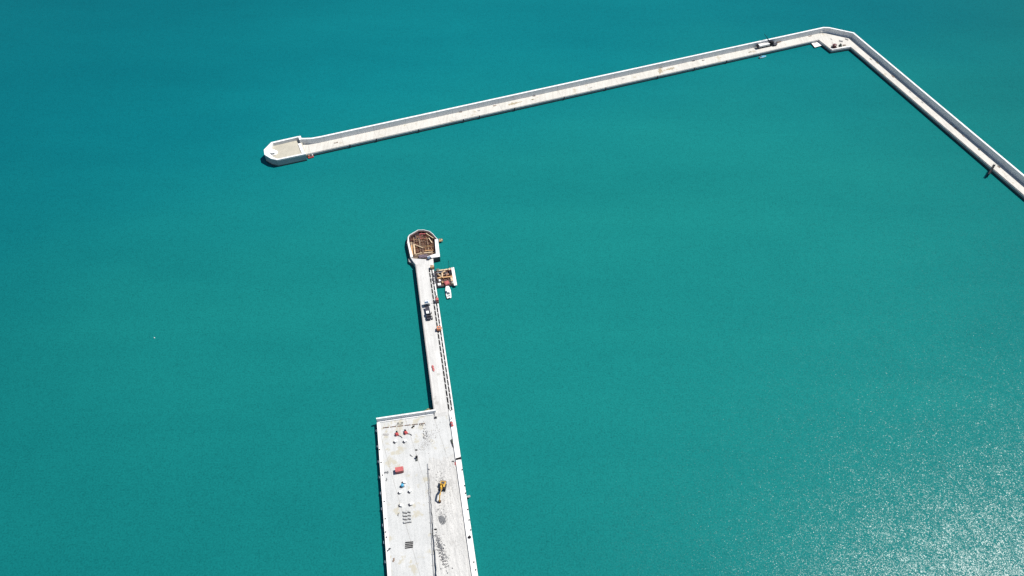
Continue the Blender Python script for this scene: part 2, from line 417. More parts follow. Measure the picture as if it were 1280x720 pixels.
def skiff(name, label, loc, rz, L, W, hull, deckm, extra=True, group=None):
    t = thing(name, label, 'boat', loc, rz, group)
    def ringat(z, f, g=1.0):
        pts = []
        for x, w in ((-.5, .40), (-.25, .5), (.05, .5), (.28, .38), (.42, .2), (.5, .03)):
            pts.append((x * L * f, w * W * g, z))
        return pts + [(x, -y, z_) for x, y, z_ in pts[::-1]]
    MB().loft([ringat(-.3, .85, .6), ringat(.35, .96, .95), ringat(.85, 1.0, 1.0)]).build('hull', hull, t)
    MB().loft([ringat(.85, .94, .86), ringat(.90, .94, .86)]).build('deck', deckm, t)
    if extra:
        cb_ = MB().box((-.06 * L, 0, 1.45), (.2 * L, .55 * W, 1.1), bev=.15).build('cabin', 'white', t)
        MB().box((.045 * L, 0, 1.55), (.05, .45 * W, .5)).build('windscreen', 'glass', cb_)
    for x in (-.36, -.22): MB().box((x * L, 0, 1.05), (.05 * L, .6 * W, .22), bev=.03).build('bench', 'dark', t)
    MB().box((-.5 * L, 0, .9), (.35, .4, .9), bev=.08).build('outboard_motor', 'dark', t)
    return t
skiff('motor_boat', 'tiny white and blue boat moored under the arm below the crane truck', (*P(953.3, 71.3, .4), 0), RA, 5.2, 1.9, 'white', 'blue', False)
by = thing('buoy', 'single small white buoy afloat alone in the open water', 'buoy', (*P(193, 422, .3), 0))
MB().tube((0, 0, -.2), (0, 0, .3), .24, .2, n=14).build('float', 'white', by); MB().tube((0, 0, .35), (0, 0, .8), .05, .03).build('staff', 'white', by)
# corner platform goods
tk_ = thing('steel_tank', 'round dark red steel tank on the corner platform of the breakwater', 'tank', P3(1042.6, 59.0, ZB), R(15))
MB().tube((0, 0, .15), (0, 0, 2.0), 1.35, n=18).build('drum', 'darkred', tk_)
MB().tube((0, 0, 2.0), (0, 0, 2.25), 1.25, .6, n=18).build('lid', 'darkred', tk_)
MB().box((0, 0, .08), (3.0, 3.0, .16)).build('skid', 'rustdark', tk_)
MB().box((1.5, .9, .7), (.9, .5, 1.2), bev=.05).build('pump', 'purple', tk_)
gp = thing('warning_post', 'thin pinkish post leaning beside the dark red tank', 'post', P3(1040.4, 57.0, ZB))
MB().tube((0, 0, 0), (-.6, .8, 2.2), .09).build('post', 'pinkred', gp); MB().box((0, 0, .06), (.5, .5, .12)).build('foot', 'grey', gp)
tn = thing('canvas_shelter', 'small olive canvas shelter next to the dark red tank', 'shelter', P3(1050.3, 57.8, ZB), R(15))
MB().loft([[(-1.1, -.8, 0), (.9, -.8, 0), (.9, .8, 0), (-1.1, .8, 0)], [(-.1, -.7, 1.9), (.1, -.7, 1.9), (.1, .7, 1.9), (-.1, .7, 1.9)]]).build('canvas', 'green', tn)
MB().tube((-1.1, 0, 1.85), (1.0, 0, 1.85), .06).build('pole', 'grey', tn)
pallet('timber_stack', 'short loose boards lying right of the olive shelter', 'timber stack', 1055.2, 56.8, ZB, .2, (2.0, 1.0, .4), 'bronze', 3)
pallet('timber_stack', 'grey boards in the middle of the corner platform behind the shelter', 'timber stack', 1051.2, 51.6, ZB, -.5, (2.6, 1.3, .4), 'stone')
pallet('timber_stack', 'grey boards near the parapet bend right of the corner platform', 'timber stack', 1058.4, 49.4, ZB, -.8, (2.4, 1.0, .35), 'stone')
ga_, gb_ = Vector(P3(1243.2, 205.8, ZB + .3)), Vector(P3(1236.0, 217.8, ZB + .25))
gl = (gb_ - ga_).length; gh = Vector((gb_.x - ga_.x, gb_.y - ga_.y, 0)); gd = (gb_ - ga_).normalized()
pl = thing('access_gangway', 'black steel gangway jutting from the short arm out over the water', 'gangway', tuple(ga_))
def along(f, dz=0.0): return tuple((gb_ - ga_) * f + Vector((0, 0, dz)))
gy = math.atan2(gh.y, gh.x); gp_ = math.atan2(ga_.z - gb_.z, gh.length)
MB().box(along(.5), (gl, 1.0, .16), gy, gp_).build('walkway', 'black', pl)
sx_ = Vector((-math.sin(gy), math.cos(gy), 0))
for s_ in (-.5, .5):
    q = MB(); o_ = sx_ * s_
    q.tube(tuple(Vector(along(0, .7)) + o_), tuple(Vector(along(1, .7)) + o_), .06)
    for f in (0.02, .25, .5, .75, .98): q.tube(tuple(Vector(along(f)) + o_), tuple(Vector(along(f, .7)) + o_), .05)
    q.build('handrail', 'black', pl)
e_ = along(.95); MB().tube((e_[0], e_[1], -ga_.z - 1.5), (e_[0], e_[1], -.05), .3, n=12).build('pile', 'black', pl)
# small debris along the decks
def heap(label, px, py, z, r, mat, n=7, h=.5, rz=0.0, stretch=1.0, group=None, name='debris_heap', cat='debris'):
    mb = MB()
    for k in range(n):
        x = ((k + .5) / n - .5) * r * 1.5 * stretch + random.uniform(-.1, .1) * r; y = random.uniform(-.28, .28) * r
        mb.stone((x, y, h * .2), max(random.uniform(.36, .55) * r, r * 1.5 * stretch / n * .8), h)
    o = mb.build(name, mat); place(o, P3(px, py, z), rz); tag(o, label, cat, group); return o
D = [(531.2, 147.9, 'black', .5, 'small black debris in mid deck of the long arm, left third'),
     (545.5, 146.0, 'bronze', .4, 'small brown debris just right of the small black debris on the long arm'),
     (576, 140.3, 'bronze', .7, 'brown debris beside the parapet on the left half of the long arm'),
     (598.6, 138.2, 'stone', .7, 'grey debris in mid deck left of the tan stain on the long arm'),
     (618.7, 132.2, 'bronze', .8, 'brown debris left of the wide tan stain on the long arm'),
     (667.8, 120.2, 'bronze', .7, 'brown debris close to the parapet near the middle of the long arm'),
     (665.8, 124.4, 'olive', .7, 'olive debris in mid deck near the middle of the long arm'),
     (738.7, 109.6, 'stone', .7, 'grey debris in mid deck right of the middle of the long arm'),
     (778.8, 98.4, 'stone', .7, 'grey debris between the middle of the long arm and its tan patches'),
     (866.8, 76.4, 'rustdark', .8, 'dark rusty debris against the parapet right of the tan patches'),
     (879.2, 75.4, 'rustdark', .8, 'dark rusty debris, first of two left of the deck joint near the crane truck'),
     (927.0, 62.6, 'dark', .7, 'dark debris against the parapet left of the crane truck'),
     (937.5, 65.2, 'olive', .9, 'olive debris in mid deck just left of the crane truck'),
     (420.0, 178.6, 'bronze', .8, 'brown debris on the long arm nearest to the roundhead'),
     (1012.8, 45.1, 'bronze', .9, 'brown debris above the landing pontoon, left of the bend'),
     (1039.2, 49.2, 'stone', .7, 'grey debris near the inner corner of the bend'),
     (1088.5, 74.0, 'olive', .7, 'olive debris near the start of the short arm'),
     (1096.8, 78.6, 'olive', .9, 'second olive debris on the short arm past the bend'),
     (1116.3, 95.6, 'bronze', .9, 'long brown debris against the shade of the short arm parapet'),
     (1137.5, 115.2, 'stone', .5, 'small grey debris in mid deck of the short arm'),
     (1152.8, 128.2, 'stone', .7, 'grey debris in mid deck, upper half of the short arm'),
     (1188.5, 155.6, 'dark', .7, 'dark debris against the shade, middle of the short arm'),
     (1194.5, 161.0, 'bronze', .8, 'brown debris just below the dark debris on the short arm'),
     (1204.2, 170.0, 'bronze', .6, 'small brown debris in mid deck of the short arm above the black gangway'),
     (1223.5, 187.0, 'olive', .6, 'tan debris in mid deck of the short arm above the black gangway'),
     (1248.5, 208.5, 'bronze', .8, 'brown debris on the short arm just right of the black gangway')]
for px, py, mt, r, lb in D: heap(lb, px, py, ZB, r, mt, 6, .5, RA if px < 1030 else RB, 1.6, 'debris on the breakwater decks')
# worn tan dirt patches spread on the long arm
def patch(label, px, py, z, r, mat, rz, stretch, group=None, h=.12, name='spoil_patch', n=26):
    mb = MB()
    for _ in range(n):
        x = max(-1, min(1, random.gauss(0, .45))) * r * stretch; y = max(-.8, min(.8, random.gauss(0, .42))) * r * (1 - .6 * abs(x) / (r * stretch))
        mb.stone((x, y, .0), random.uniform(.2, .36) * r, h / r * 1.6)
    for k in range(9): mb.stone(((k - 4) / 4 * r * stretch, 0, 0), r * .3 * stretch / 2, h / r)
    o = mb.build(name, mat); place(o, P3(px, py, z), rz); tag(o, label, 'spoil', group); return o
M['tan'] = paint('tan_spoil', (.34, .29, .20), .95, wear=(.24, .20, .14), scale=2)
patch('wide tan spoil patch at the left half of the long arm', 644, 128.8, ZB, 1.9, 'tan', RA, 2.3, 'tan spoil on the long arm')
patch('tan spoil patch, left of two close together on the long arm', 825.5, 88.5, ZB, 2.2, 'tan', RA + 1.0, 1.6, 'tan spoil on the long arm')
patch('tan spoil patch, right of two close together on the long arm', 838.5, 86.0, ZB, 1.8, 'tan', RA, 1.7, 'tan spoil on the long arm')

# ------------------------------------------------------------------ pier
u = dirv(RQ); v = Vector((-u.y, u.x))            # u to the right across the pier, v away from the camera along it
pL0 = Vector(P(543.2, 517, ZP)); pR0 = Vector(P(568.4, 518.6, ZP))
W = (pR0 - pL0).dot(u)
L = (Vector(P(520.3, 331, ZP)) - pL0).dot(v)
pr = thing('pier', 'narrow white concrete pier with two rows of long slots beside its right edge', 'pier', (*pL0, 0), RQ)
# local frame: x across, y along (away), z up
def bx(x0, x1, y0, y1, z0, z1): return MB().poly([(x0, y0), (x1, y0), (x1, y1), (x0, y1)], z0, z1)
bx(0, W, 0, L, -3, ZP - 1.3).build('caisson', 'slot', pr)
s1a, s1b, s2a, s2b = W - 2.55, W - 1.85, W - 1.25, W - .6
bx(0, s1a, 0, L, ZP - 1.3, ZP).build('deck', 'pier', pr)
bx(s1b, s2a, 0, L, ZP - 1.3, ZP - .05).build('rail_beam', 'pier', pr)
bx(s2b, W, 0, L, ZP - 1.3, ZP + .05).build('edge_beam', 'kerb', pr)
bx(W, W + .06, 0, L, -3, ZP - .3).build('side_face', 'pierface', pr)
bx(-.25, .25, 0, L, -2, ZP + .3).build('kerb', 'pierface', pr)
y = .8; k = 0
while y < L - 3:
    for a_, b_, o_ in ((s1a, s1b, 0), (s2a, s2b, 1.9)):
        yy = y + o_
        if yy + 1.0 > L - 1: continue
        MB().poly([(a_, yy), (b_, yy - .5), (b_, yy - .1), (a_, yy + .4)], ZP - 1.2, ZP - .07).build('cross_tie', 'pier', pr)
    y += 3.6; k += 1
# step down to the quay
MB().poly([(0, -1.6), (W, -1.6), (W, 0), (0, 0)], 0, [ZQ + .02, ZQ + .02, ZP - .01, ZP - .01]).build('ramp', 'pier', pr)

# ---- pier head
ZH = 3.2
hp = [P(513.2, 321.5, ZH), P(509.2, 303, ZH), P(509.9, 296.2, ZH), P(511.5, 293.5, ZH), P(522.5, 287.2, ZH), P(529.5, 287, ZH), P(537, 288.8, ZH), P(541, 292, ZH), P(547.4, 299.3, ZH)]
ph = thing('round_pier', 'rounded pier head under construction with an open brown formwork pit', 'pier head', (*P(529, 305, ZH), 0))
tw = [1.3, .95, .4, .3, .25, .25, .25, .25, .25]
bs = offset(hp, 1.0)
hi_ = [(p[0] + (b[0] - p[0]) * t, p[1] + (b[1] - p[1]) * t) for p, b, t in zip(hp, bs, tw)]
rw = MB()
for i in range(len(hp) - 1): rw.poly([hp[i], hp[i + 1], hi_[i + 1], hi_[i]], -2, ZH)
rw.build('ring_wall', 'kerb', ph, True)
ln_ = [(p[0] + (b[0] - p[0]) * (t + .7), p[1] + (b[1] - p[1]) * (t + .7)) for p, b, t in zip(hp, bs, tw)]
rw = MB()
for i in range(2, len(hp) - 1): rw.poly([hi_[i], hi_[i + 1], ln_[i + 1], ln_[i]], -2, ZH - .45)
rw.build('pit_shade_lining', 'rustdark', ph, True)  # added lining: its dark band stands in for shadow inside the ring wall
# outer skirt of formwork on the west side
sk = offset(hp[:4], -.55)
rw = MB()
for i in range(3): rw.poly([sk[i], sk[i + 1], hp[i + 1], hp[i]], -2, ZH - .9)
rw.build('formwork_skirt', 'bronze', ph, True)
r1 = [P(543.4, 299.2, ZH), P(547.6, 299.0, ZH), P(549.9, 320.8, ZH), P(534.6, 323.0, ZH), P(534.0, 320.6, ZH), P(544.9, 317.0, ZH)]
MB().poly(r1[::-1], -2, ZH + .05).build('quay_block', 'kerb', ph, True)
MB().poly([P(534.2, 323.3, ZH), P(550.0, 321.1, ZH), P(550.05, 321.5, ZH), P(534.3, 323.8, ZH)][::-1], -2, ZH - .15).build('shade_panel', 'dark', ph, True)  # added dark panel, standing in for the block's shaded near face
pitpoly = [hi_[i] for i in range(len(hi_))] + [P(546.0, 318.0, ZH), P(528, 322, ZH)]
MB().poly(pitpoly[::-1], -2, .7).build('pit_floor', 'pit', ph, True)
# sill between the pit and the pier
MB().poly([P(512.9, 321.4, ZP), P(517.5, 323.2, ZP), P(533.2, 324.0, ZP), P(541.5, 323.2, ZP), P(542.6, 336, ZP), P(521.5, 337, ZP), P(519.8, 331, ZP), P(516.5, 327, ZP)][::-1], -2, ZP - .006).build('neck_slab', 'pier', ph, True)
MB().poly([P(510.6, 323.5, 1.6), P(516.2, 324.5, 1.6), P(519.8, 330, 1.6), P(516.0, 329.5, 1.6), P(511.0, 327.0, 1.6)][::-1], -2, 1.6).build('footing', 'pierface', ph, True)
# rebar and formwork cells in the pit: each tray is a thing lying on the pit floor
def cell(px, py, w, d, mat, label, n=3, rz=RQ, h=1.0, z=.7):
    t = thing('formwork_cell', label, 'formwork', P3(px, py, z + h * .5)[:2] + (z,), rz, 'formwork cells in the pier head pit')
    for s in (-1, 1):
        MB().box((0, s * d / 2, h / 2), (w + .2, .2, h), bev=.02).build('side_panel', mat, t)
        MB().box((s * w / 2, 0, h / 2), (.2, d - .22, h), bev=.02).build('end_panel', mat, t)
    g = MB()
    for i in range(1, n + 1): g.box((-w / 2 + w * i / (n + 1), 0, h * .6), (.09, d - .25, .09))
    for i in range(1, n + 1): g.box((0, -d / 2 + d * i / (n + 1), h * .6 + .1), (w - .25, .09, .09))
    g.build('rebar_mesh', 'rust', t)
    MB().box((0, 0, .06), (w - .25, d - .25, .1)).build('bottom', 'pit', t)
    return t
cell(522.0, 296.5, 2.1, 3.6, 'purple', 'grey-purple formwork cell at the far left of the pit')
cell(528.3, 295.5, 2.6, 3.8, 'pinkred', 'pinkish red formwork cell at the far middle of the pit')
cell(533.6, 297.5, 1.7, 3.6, 'rust', 'rusty formwork cell right of the pinkish red one')
cell(521.5, 305.5, 2.4, 3.2, 'bronze', 'brown formwork cell in the pit centre, left')
cell(529.0, 305.0, 2.8, 3.0, 'bronze', 'brown formwork cell in the pit centre, right')
cell(536.8, 304.5, 2.2, 3.2, 'rust', 'rusty formwork cell beside the right white block')
cell(523.0, 312.5, 3.0, 3.0, 'rust', 'rusty formwork cell at the near left of the pit')
cell(535.5, 311.2, 3.4, 2.4, 'timber', 'orange timber formwork cell at the near right of the pit')
cell(514.6, 299.0, 1.5, 2.6, 'darkred', 'dark red formwork cell against the left ring wall')
def beam(label, a, b, z, w=.35, h=.3, mat='paletimber', zb=None):
    ax, ay = P(*a, z); bx_, by_ = P(*b, z)
    mx, my = (ax + bx_) / 2, (ay + by_) / 2; l = math.hypot(bx_ - ax, by_ - ay)
    o = thing('timber_beam', label, 'timber beam', (mx, my, z), math.atan2(by_ - ay, bx_ - ax), 'loose timber in the pier head pit')
    MB().box((0, 0, 0), (l, w, h), bev=.02).build('beam', mat, o)
    MB().box((l * .3, 0, -h * .7), (.2, w * 1.6, h * .4)).box((-l * .3, 0, -h * .7), (.2, w * 1.6, h * .4)).build('bearer', 'rust', o)
    return o
beam('pale beam lying slanted at the far right of the pit', (532.4, 291.6), (541.7, 297.8), 2.9)
beam('pale beam lying slanted across the middle of the pit', (516.6, 305.0), (528.6, 309.8), 2.4)
beam('pale upright-looking timber along the left ring wall', (517.4, 305.6), (518.8, 318.0), 2.3, .7, .3, 'paletimber')
beam('orange timber along the left ring wall outside the pale one', (514.4, 306.5), (515.8, 319.5), 2.0, .7, .3, 'timber')
beam('orange beam along the near edge of the pit, in front', (530.0, 316.4), (540.6, 315.2), 2.3, .5)
beam('second orange beam along the near edge of the pit, behind', (530.5, 313.9), (541.5, 312.8), 2.3, .4, .3, 'timber')
beam('short pale beam on the near left edge of the pit', (520.0, 318.0), (527.2, 315.8), 2.4, .35)
beam('orange beam slanted at the right of the pit below the white block top', (536.0, 297.5), (540.0, 303.5), 2.3, .45, .3, 'paletimber')
beam('pinkish cap beam at the far edge of the pit', (524.4, 292.7), (531.8, 292.2), 2.3, .35, .3, 'pinkred')
for k in range(20):
    px, py = random.uniform(513.5, 541), random.uniform(292, 318)
    if (px - 528) ** 2 / 200 + (py - 306) ** 2 / 200 > 1: continue
    o = thing('rebar_bar', 'short rusty bar lying loose in the pier head pit', 'rebar', (*P(px, py, 1.9), 1.85 + random.uniform(0, .3)), random.choice((RQ, RQ + 1.57)) + random.uniform(-.5, .5), 'short rusty bars in the pier head pit')
    MB().box((0, 0, 0), (random.uniform(1.2, 3.0), .16, .16)).build('shaft', random.choice(['rust', 'rustdark', 'bronze', 'timber', 'darkred']), o)
    MB().box((0, 0, -.2), (.2, .6, .24)).build('support', 'rustdark', o)
rm = thing('rebar_mat', 'wide rusty rebar mat spanning the whole pier head pit', 'rebar mat', (*P(528, 305.5, 1.75), 0), RQ)
for k in range(9):
    xx = -5.6 + 1.4 * k; yl = 7.6 - abs(k - 4) ** 1.7 * .28
    MB().box((xx, -1.2, 1.74), (.13, yl * 1.75, .13)).build('bar', 'rust' if k % 3 else 'paletimber', rm)
for k in range(10):
    yy = -7.0 + 1.35 * k; xl = 11.2 - max(0, k - 5) * 1.1
    MB().box((0, yy, 1.88), (xl, .13, .13)).build('bar', 'rust' if k % 4 else 'timber', rm)
tp = thing('tarpaulin', 'crumpled purple grey tarpaulin at the near edge of the pit', 'tarpaulin', P3(529.0, 319.5, 2.0)[:2] + (.7,), RQ)
g = MB(); n = 12
vs = [[g.bm.verts.new((-2.3 + 4.6 * i / n + random.uniform(-.1, .1), -1.1 + 2.2 * j / 6 + random.uniform(-.1, .1), 1.35 + random.uniform(-.22, .22) - .12 * abs(j - 3))) for i in range(n + 1)] for j in range(7)]
for j in range(6):
    for i in range(n): g.bm.faces.new((vs[j][i], vs[j][i + 1], vs[j + 1][i + 1], vs[j + 1][i]))
g.build('sheet', 'purple', tp)
MB().box((0, 0, .5), (3.8, 1.6, 1.0), bev=.1).build('covered_load', 'purple', tp)
ob = thing('bracket_scaffold', 'small orange timber scaffold hung on the outer right of the pier head', 'scaffold', P3(551.0, 300.5, 1.2)[:2] + (0,), RQ)
MB().box((0, 0, 1.2), (2.0, 1.5, .14), bev=.02).build('platform', 'timber', ob)
for x in (-.9, 0, .9): MB().tube((x, -.6, 0), (x, -.6, 2.0), .07).tube((x, .6, 0), (x, .6, 2.0), .07).build('standard', 'rust', ob)
MB().box((0.1, -.6, 1.9), (2.0, .08, .2)).box((-.1, .6, 1.9), (2.0, .08, .2)).box((.5, 0, 1.36), (.8, .7, .2)).build('guard_board', 'paletimber', ob)

def machine(name, label, cat, px, py, z, rz, d, body, dark='dark', wheel=True, group=None):
    """site machine on a skid: body, bonnet, exhaust, wheels"""
    t = thing(name, label, cat, P3(px, py, z), rz, group)
    x, y, h = d
    MB().box((0, 0, .3), (x, y, .2)).build('skid', 'dark', t)
    MB().box((-.08 * x, 0, .4 + h * .35), (x * .8, y * .86, h * .7), bev=.07).build('housing', body, t)
    MB().box((.4 * x, 0, .4 + h * .2), (x * .2, y * .6, h * .4), bev=.04).build('engine', dark, t)
    MB().tube((-.2 * x, .15 * y, .4 + h * .7), (-.2 * x, .15 * y, .4 + h), .07).build('exhaust', 'black', t)
    MB().box((-.1 * x, 0, .4 + h * .7 + .03), (x * .35, y * .4, .07)).build('hatch', 'grey', t)
    if wheel:
        for sx in (-.32, .32):
            for sy in (-.5, .5): MB().tube((sx * x, sy * y - .08, .28), (sx * x, sy * y + .08, .28), .28, n=10).build('wheel', 'rubber', t)
    return t
machine('generator', 'slate blue generator at the neck between pier head and pier', 'generator', 536.6, 323.6, ZP, RQ + .5, (2.0, 1.3, 1.5), 'slate')
machine('site_cabin', 'orange brown box machine at the pier edge beside the work barge', 'machine', 540.6, 335.4, ZP, RQ, (2.1, 1.9, 1.9), 'timber', 'dark', False)
machine('air_compressor', 'orange compressor standing on the slots at the right pier edge', 'compressor', 548.9, 412.0, ZP, RQ + 1.4, (2.4, 2.2, 2.1), 'orange', 'rust')
# drilling rig and steel poles by the barge
dr = thing('drilling_rig', 'red brown drilling rig with a low dark arm on the right pier edge', 'drilling rig', P3(546.6, 377.2, ZP), RQ + 1.57)
MB().box((0, 0, .5), (2.2, 1.6, .7), bev=.05).build('base', 'rustdark', dr)
MB().box((.5, -.1, 1.2), (1.6, 1.2, .9), bev=.08).build('housing', 'pinkred', dr)
MB().tube((-.2, 0, .9), (-.4, 2.3, 1.1), .2, .14).build('arm', 'dark', dr)
MB().tube((1.8, 0, .4), (3.8, -.2, .5), .3, .16).build('drill_rod', 'bronze', dr)
for k in range(6):
    o = thing('steel_pole', ['long dark pole lying on the pier edge toward the barge, topmost of six', 'second dark pole from the top lying on the pier edge by the barge', 'third dark pole from the top lying on the pier edge by the barge', 'fourth dark pole from the top lying on the pier edge by the barge', 'fifth dark pole from the top lying on the pier edge by the barge', 'lowest of six dark poles lying on the pier edge by the barge'][k], 'pole', P3(542.6 + .25 * k + random.uniform(-.5, .5), 341.5 + 2.5 * k, ZP), RQ + random.uniform(-.9, .9), 'dark poles by the work barge')
    MB().tube((-1.4, 0, .25), (1.2, 0, .5), .17).build('shaft', 'dark', o)
    MB().box((-1.0, 0, .1), (.3, .8, .2)).build('foot', 'purple', o)

# ------------------------------------------------------------------ work barge and its boat
ba = thing('work_barge', 'work barge crowded with brown formwork moored against the pier', 'barge', (*P(556.8, 346.5, 1.3), 0), RQ)
bw0 = 9.6; bl0 = 11.5
bxs = MB().box((-.1, 0, .35), (bw0 + .6, bl0, 1.5), bev=.15); bxs.build('hull', 'dark', ba)
MB().box((.2, 0, 1.14), (bw0 - .5, bl0 - .5, .1)).build('deck', 'rustdark', ba)
MB().box((4.35, -.4, 1.45), (1.5, 12.4, .5), bev=.06).build('walkway', 'white', ba)
for x, y_, l_, m_2 in ((-.6, 4.5, 6.6, 'paletimber'), (-.2, -.6, 7.6, 'timber'), (-.2, 1.2, 6.8, 'bronze')):
    MB().box((x, y_, 1.9), (l_, .75, .5), bev=.04).build('cross_beam', m_2, ba)
for x in (-3.2, -1.0, 1.2, 3.0):
    MB().box((x, 1.8, 1.5), (.3, 7.2, .5), bev=.03).build('bearer', 'rust', ba)
MB().tube((2.6, 5.4, 1.2), (2.6, 5.4, 7.5), .12, .07).build('mast', 'black', ba)
MB().box((-3.6, -4.6, 1.5), (1.5, 1.5, .7), bev=.05).build('locker', 'white', ba)
MB().tube((-4.1, 3.1, 1.9), (-1.0, 3.1, 1.9), .35).build('winch', 'grey', ba)
for x, y_ in ((-4.2, -5.2), (-4.2, 5.2), (4.2, 5.3)): MB().tube((x, y_, 1.1), (x, y_, 1.8), .22).build('bitt', 'black', ba)
# loose gear on the barge
def on_barge(x, y_): 
    c, s = math.cos(RQ), math.sin(RQ); return (ba.location.x + c * x - s * y_, ba.location.y + s * x + c * y_)
def gear(name, label, cat, x, y_, z, d, mat, rz=0.0, lid=None):
    t = thing(name, label, cat, (*on_barge(x, y_), z), RQ + rz)
    MB().box((0, 0, d[2] / 2), d, bev=.06).build('body', mat, t)
    MB().box((0, 0, d[2] + .05), (d[0] * .85, d[1] * .8, .1)).build('lid', lid or mat, t)
    MB().box((-d[0] * .3, 0, d[2] + .14), (.12, d[1] * .5, .12)).build('handle', 'dark', t)
    return t
gear('steel_bin', 'dusty pink steel bin at the near end of the work barge', 'bin', .2, -4.4, 1.19, (2.3, 2.2, .9), 'pinkred', .3)
gear('tool_chest', 'reddish tool chest at the far right of the work barge', 'chest', 2.6, 4.3, 1.19, (1.6, 1.4, 1.1), 'pinkred', .4, 'paletimber')
gear('cement_tub', 'dark tub at the right of the work barge beside the white walkway', 'tub', 2.8, 2.2, 1.9, (1.4, 2.6, .5), 'black')
gear('generator', 'pale green grey generator at the far left of the work barge', 'generator', -3.4, 4.9, 1.19, (1.5, 1.3, 1.2), 'stone', 0, 'green')
gear('plank_stack', 'orange plank stack in the middle of the work barge', 'plank stack', -1.6, .6, 2.15, (.8, 3.0, .35), 'timber', -.15, 'paletimber')
gear('plank_stack', 'pinkish plank stack beside the orange one on the work barge', 'plank stack', .9, 1.0, 2.15, (1.5, 1.6, .3), 'orange', .2, 'bronze')
gear('plank_stack', 'pale plank stack at the near right of the work barge', 'plank stack', 2.9, -2.2, 1.19, (1.3, 2.4, .6), 'paletimber', .1)
gear('crate', 'pale grey crate at the left of the work barge', 'crate', -3.2, -2.2, 1.19, (1.2, 1.2, .8), 'stone', .3, 'white')
gear('plank_stack', 'orange plank stack at the far middle of the work barge', 'plank stack', -.6, 3.0, 1.9, (2.4, .6, .3), 'timber', .5, 'paletimber')
gear('plank_stack', 'narrow pale plank stack slanted at the left middle of the work barge', 'plank stack', -3.0, 1.2, 1.9, (.5, 2.6, .25), 'paletimber', .5)
gear('cement_tub', 'purple grey tub between the bearers of the work barge', 'tub', .6, 2.4, 1.19, (1.6, 1.2, .6), 'purple', .2, 'dark')
gear('crate', 'rusty crate left of the dusty pink bin on the work barge', 'crate', -1.9, -3.6, 1.19, (1.0, 1.1, .7), 'rust', .4, 'timber')
gear('crate', 'tan crate at the near right corner of the work barge', 'crate', 3.0, -4.6, 1.19, (1.0, 1.3, .8), 'paletimber', -.2, 'stone')
gear('tool_chest', 'dark chest behind the pale crate on the left of the work barge', 'chest', -4.0, -.6, 1.19, (1.1, 1.5, .7), 'purple', .1, 'bronze')
skiff('motor_boat', 'white motor boat with dark seats moored bow first to the work barge', (*P(560.2, 364.5, .5), 0), R(90) + RQ, 9.2, 2.6, 'white', 'white')

# ------------------------------------------------------------------ flatbed truck on the pier
tr = thing('flatbed_truck', 'dark flatbed lorry with pale cab parked along the middle of the pier', 'lorry', P3(535.4, 389.2, ZP), RQ + R(90) + .04)
MB().box((-.6, 0, .85), (10.6, 1.2, .35)).build('chassis', 'dark', tr)
MB().box((-1.9, .15, 1.25), (7.8, 2.0, .25), bev=.04).build('flatbed', 'dark', tr)
for s in (1.15, -.9): MB().box((-1.9, s, 1.4), (7.8, .14, .32)).build('side_board', 'purple' if s > 0 else 'white', tr)
MB().box((2.15, .1, 2.0), (.2, 2.0, 1.1)).build('headboard', 'dark', tr)
cab = MB().box((3.9, 0, 1.95), (2.1, 2.2, 1.7), bev=.18).build('cab', 'white', tr)
MB().box((4.97, 0, 2.3), (.08, 2.1, .8)).build('windscreen', 'slate', cab)
MB().box((3.5, .0, 2.98), (.9, 1.6, .25), bev=.05).build('roof_deflector', 'slate', cab)
for s in (-1, 1): MB().box((4.2, s * 1.22, 2.2), (.9, .05, .6)).build('side_window', 'glass', cab)
wheels(tr, (-5.2, -4.0, -1.6, 3.8), 1.25)
cr = thing('white_crate', 'white crate loaded on the dark flatbed lorry', 'crate', P3(534.9, 394.0, ZP)[:2] + (ZP + 1.42,), RQ)
MB().box((0, 0, .45), (1.1, 1.5, .9), bev=.05).build('body', 'white', cr); MB().box((0, 0, .93), (1.2, 1.6, .08)).build('lid', 'white', cr)
for k, y_ in enumerate((-4.6, -3.2)):
    q = thing('steel_girder', ['dark girder lying on the rear end of the flatbed lorry, nearer the tail', 'dark girder lying across the rear of the flatbed lorry, nearer the white crate'][k], 'girder', (tr.location.x - math.cos(RQ + R(90)) * (-y_) + .1, tr.location.y + y_, ZP + 1.42), RQ)
    MB().box((0, 0, .12), (2.1, .5, .1)).box((0, 0, .45), (2.1, .5, .1)).build('flange', 'black', q); MB().box((0, 0, .28), (2.1, .12, .26)).build('web', 'black', q)
rb = thing('tarp_bundle', 'reddish rolled tarpaulin lying alone on the lower pier deck', 'bundle', P3(541.4, 460.5, ZP), RQ + R(90) + .12)
MB().loft([[(x, .45 * w * math.cos(t_), .22 + .22 * w * math.sin(t_)) for t_ in [i * .7854 for i in range(8)]] for x, w in ((-1.8, .5), (-1.2, 1.1), (0, .9), (.9, 1.2), (1.7, .5))]).build('roll', 'pinkred', rb)
MB().box((-.6, 0, .42), (.14, .9, .1)).box((.6, 0, .43), (.14, .9, .1)).build('strap', 'rustdark', rb)

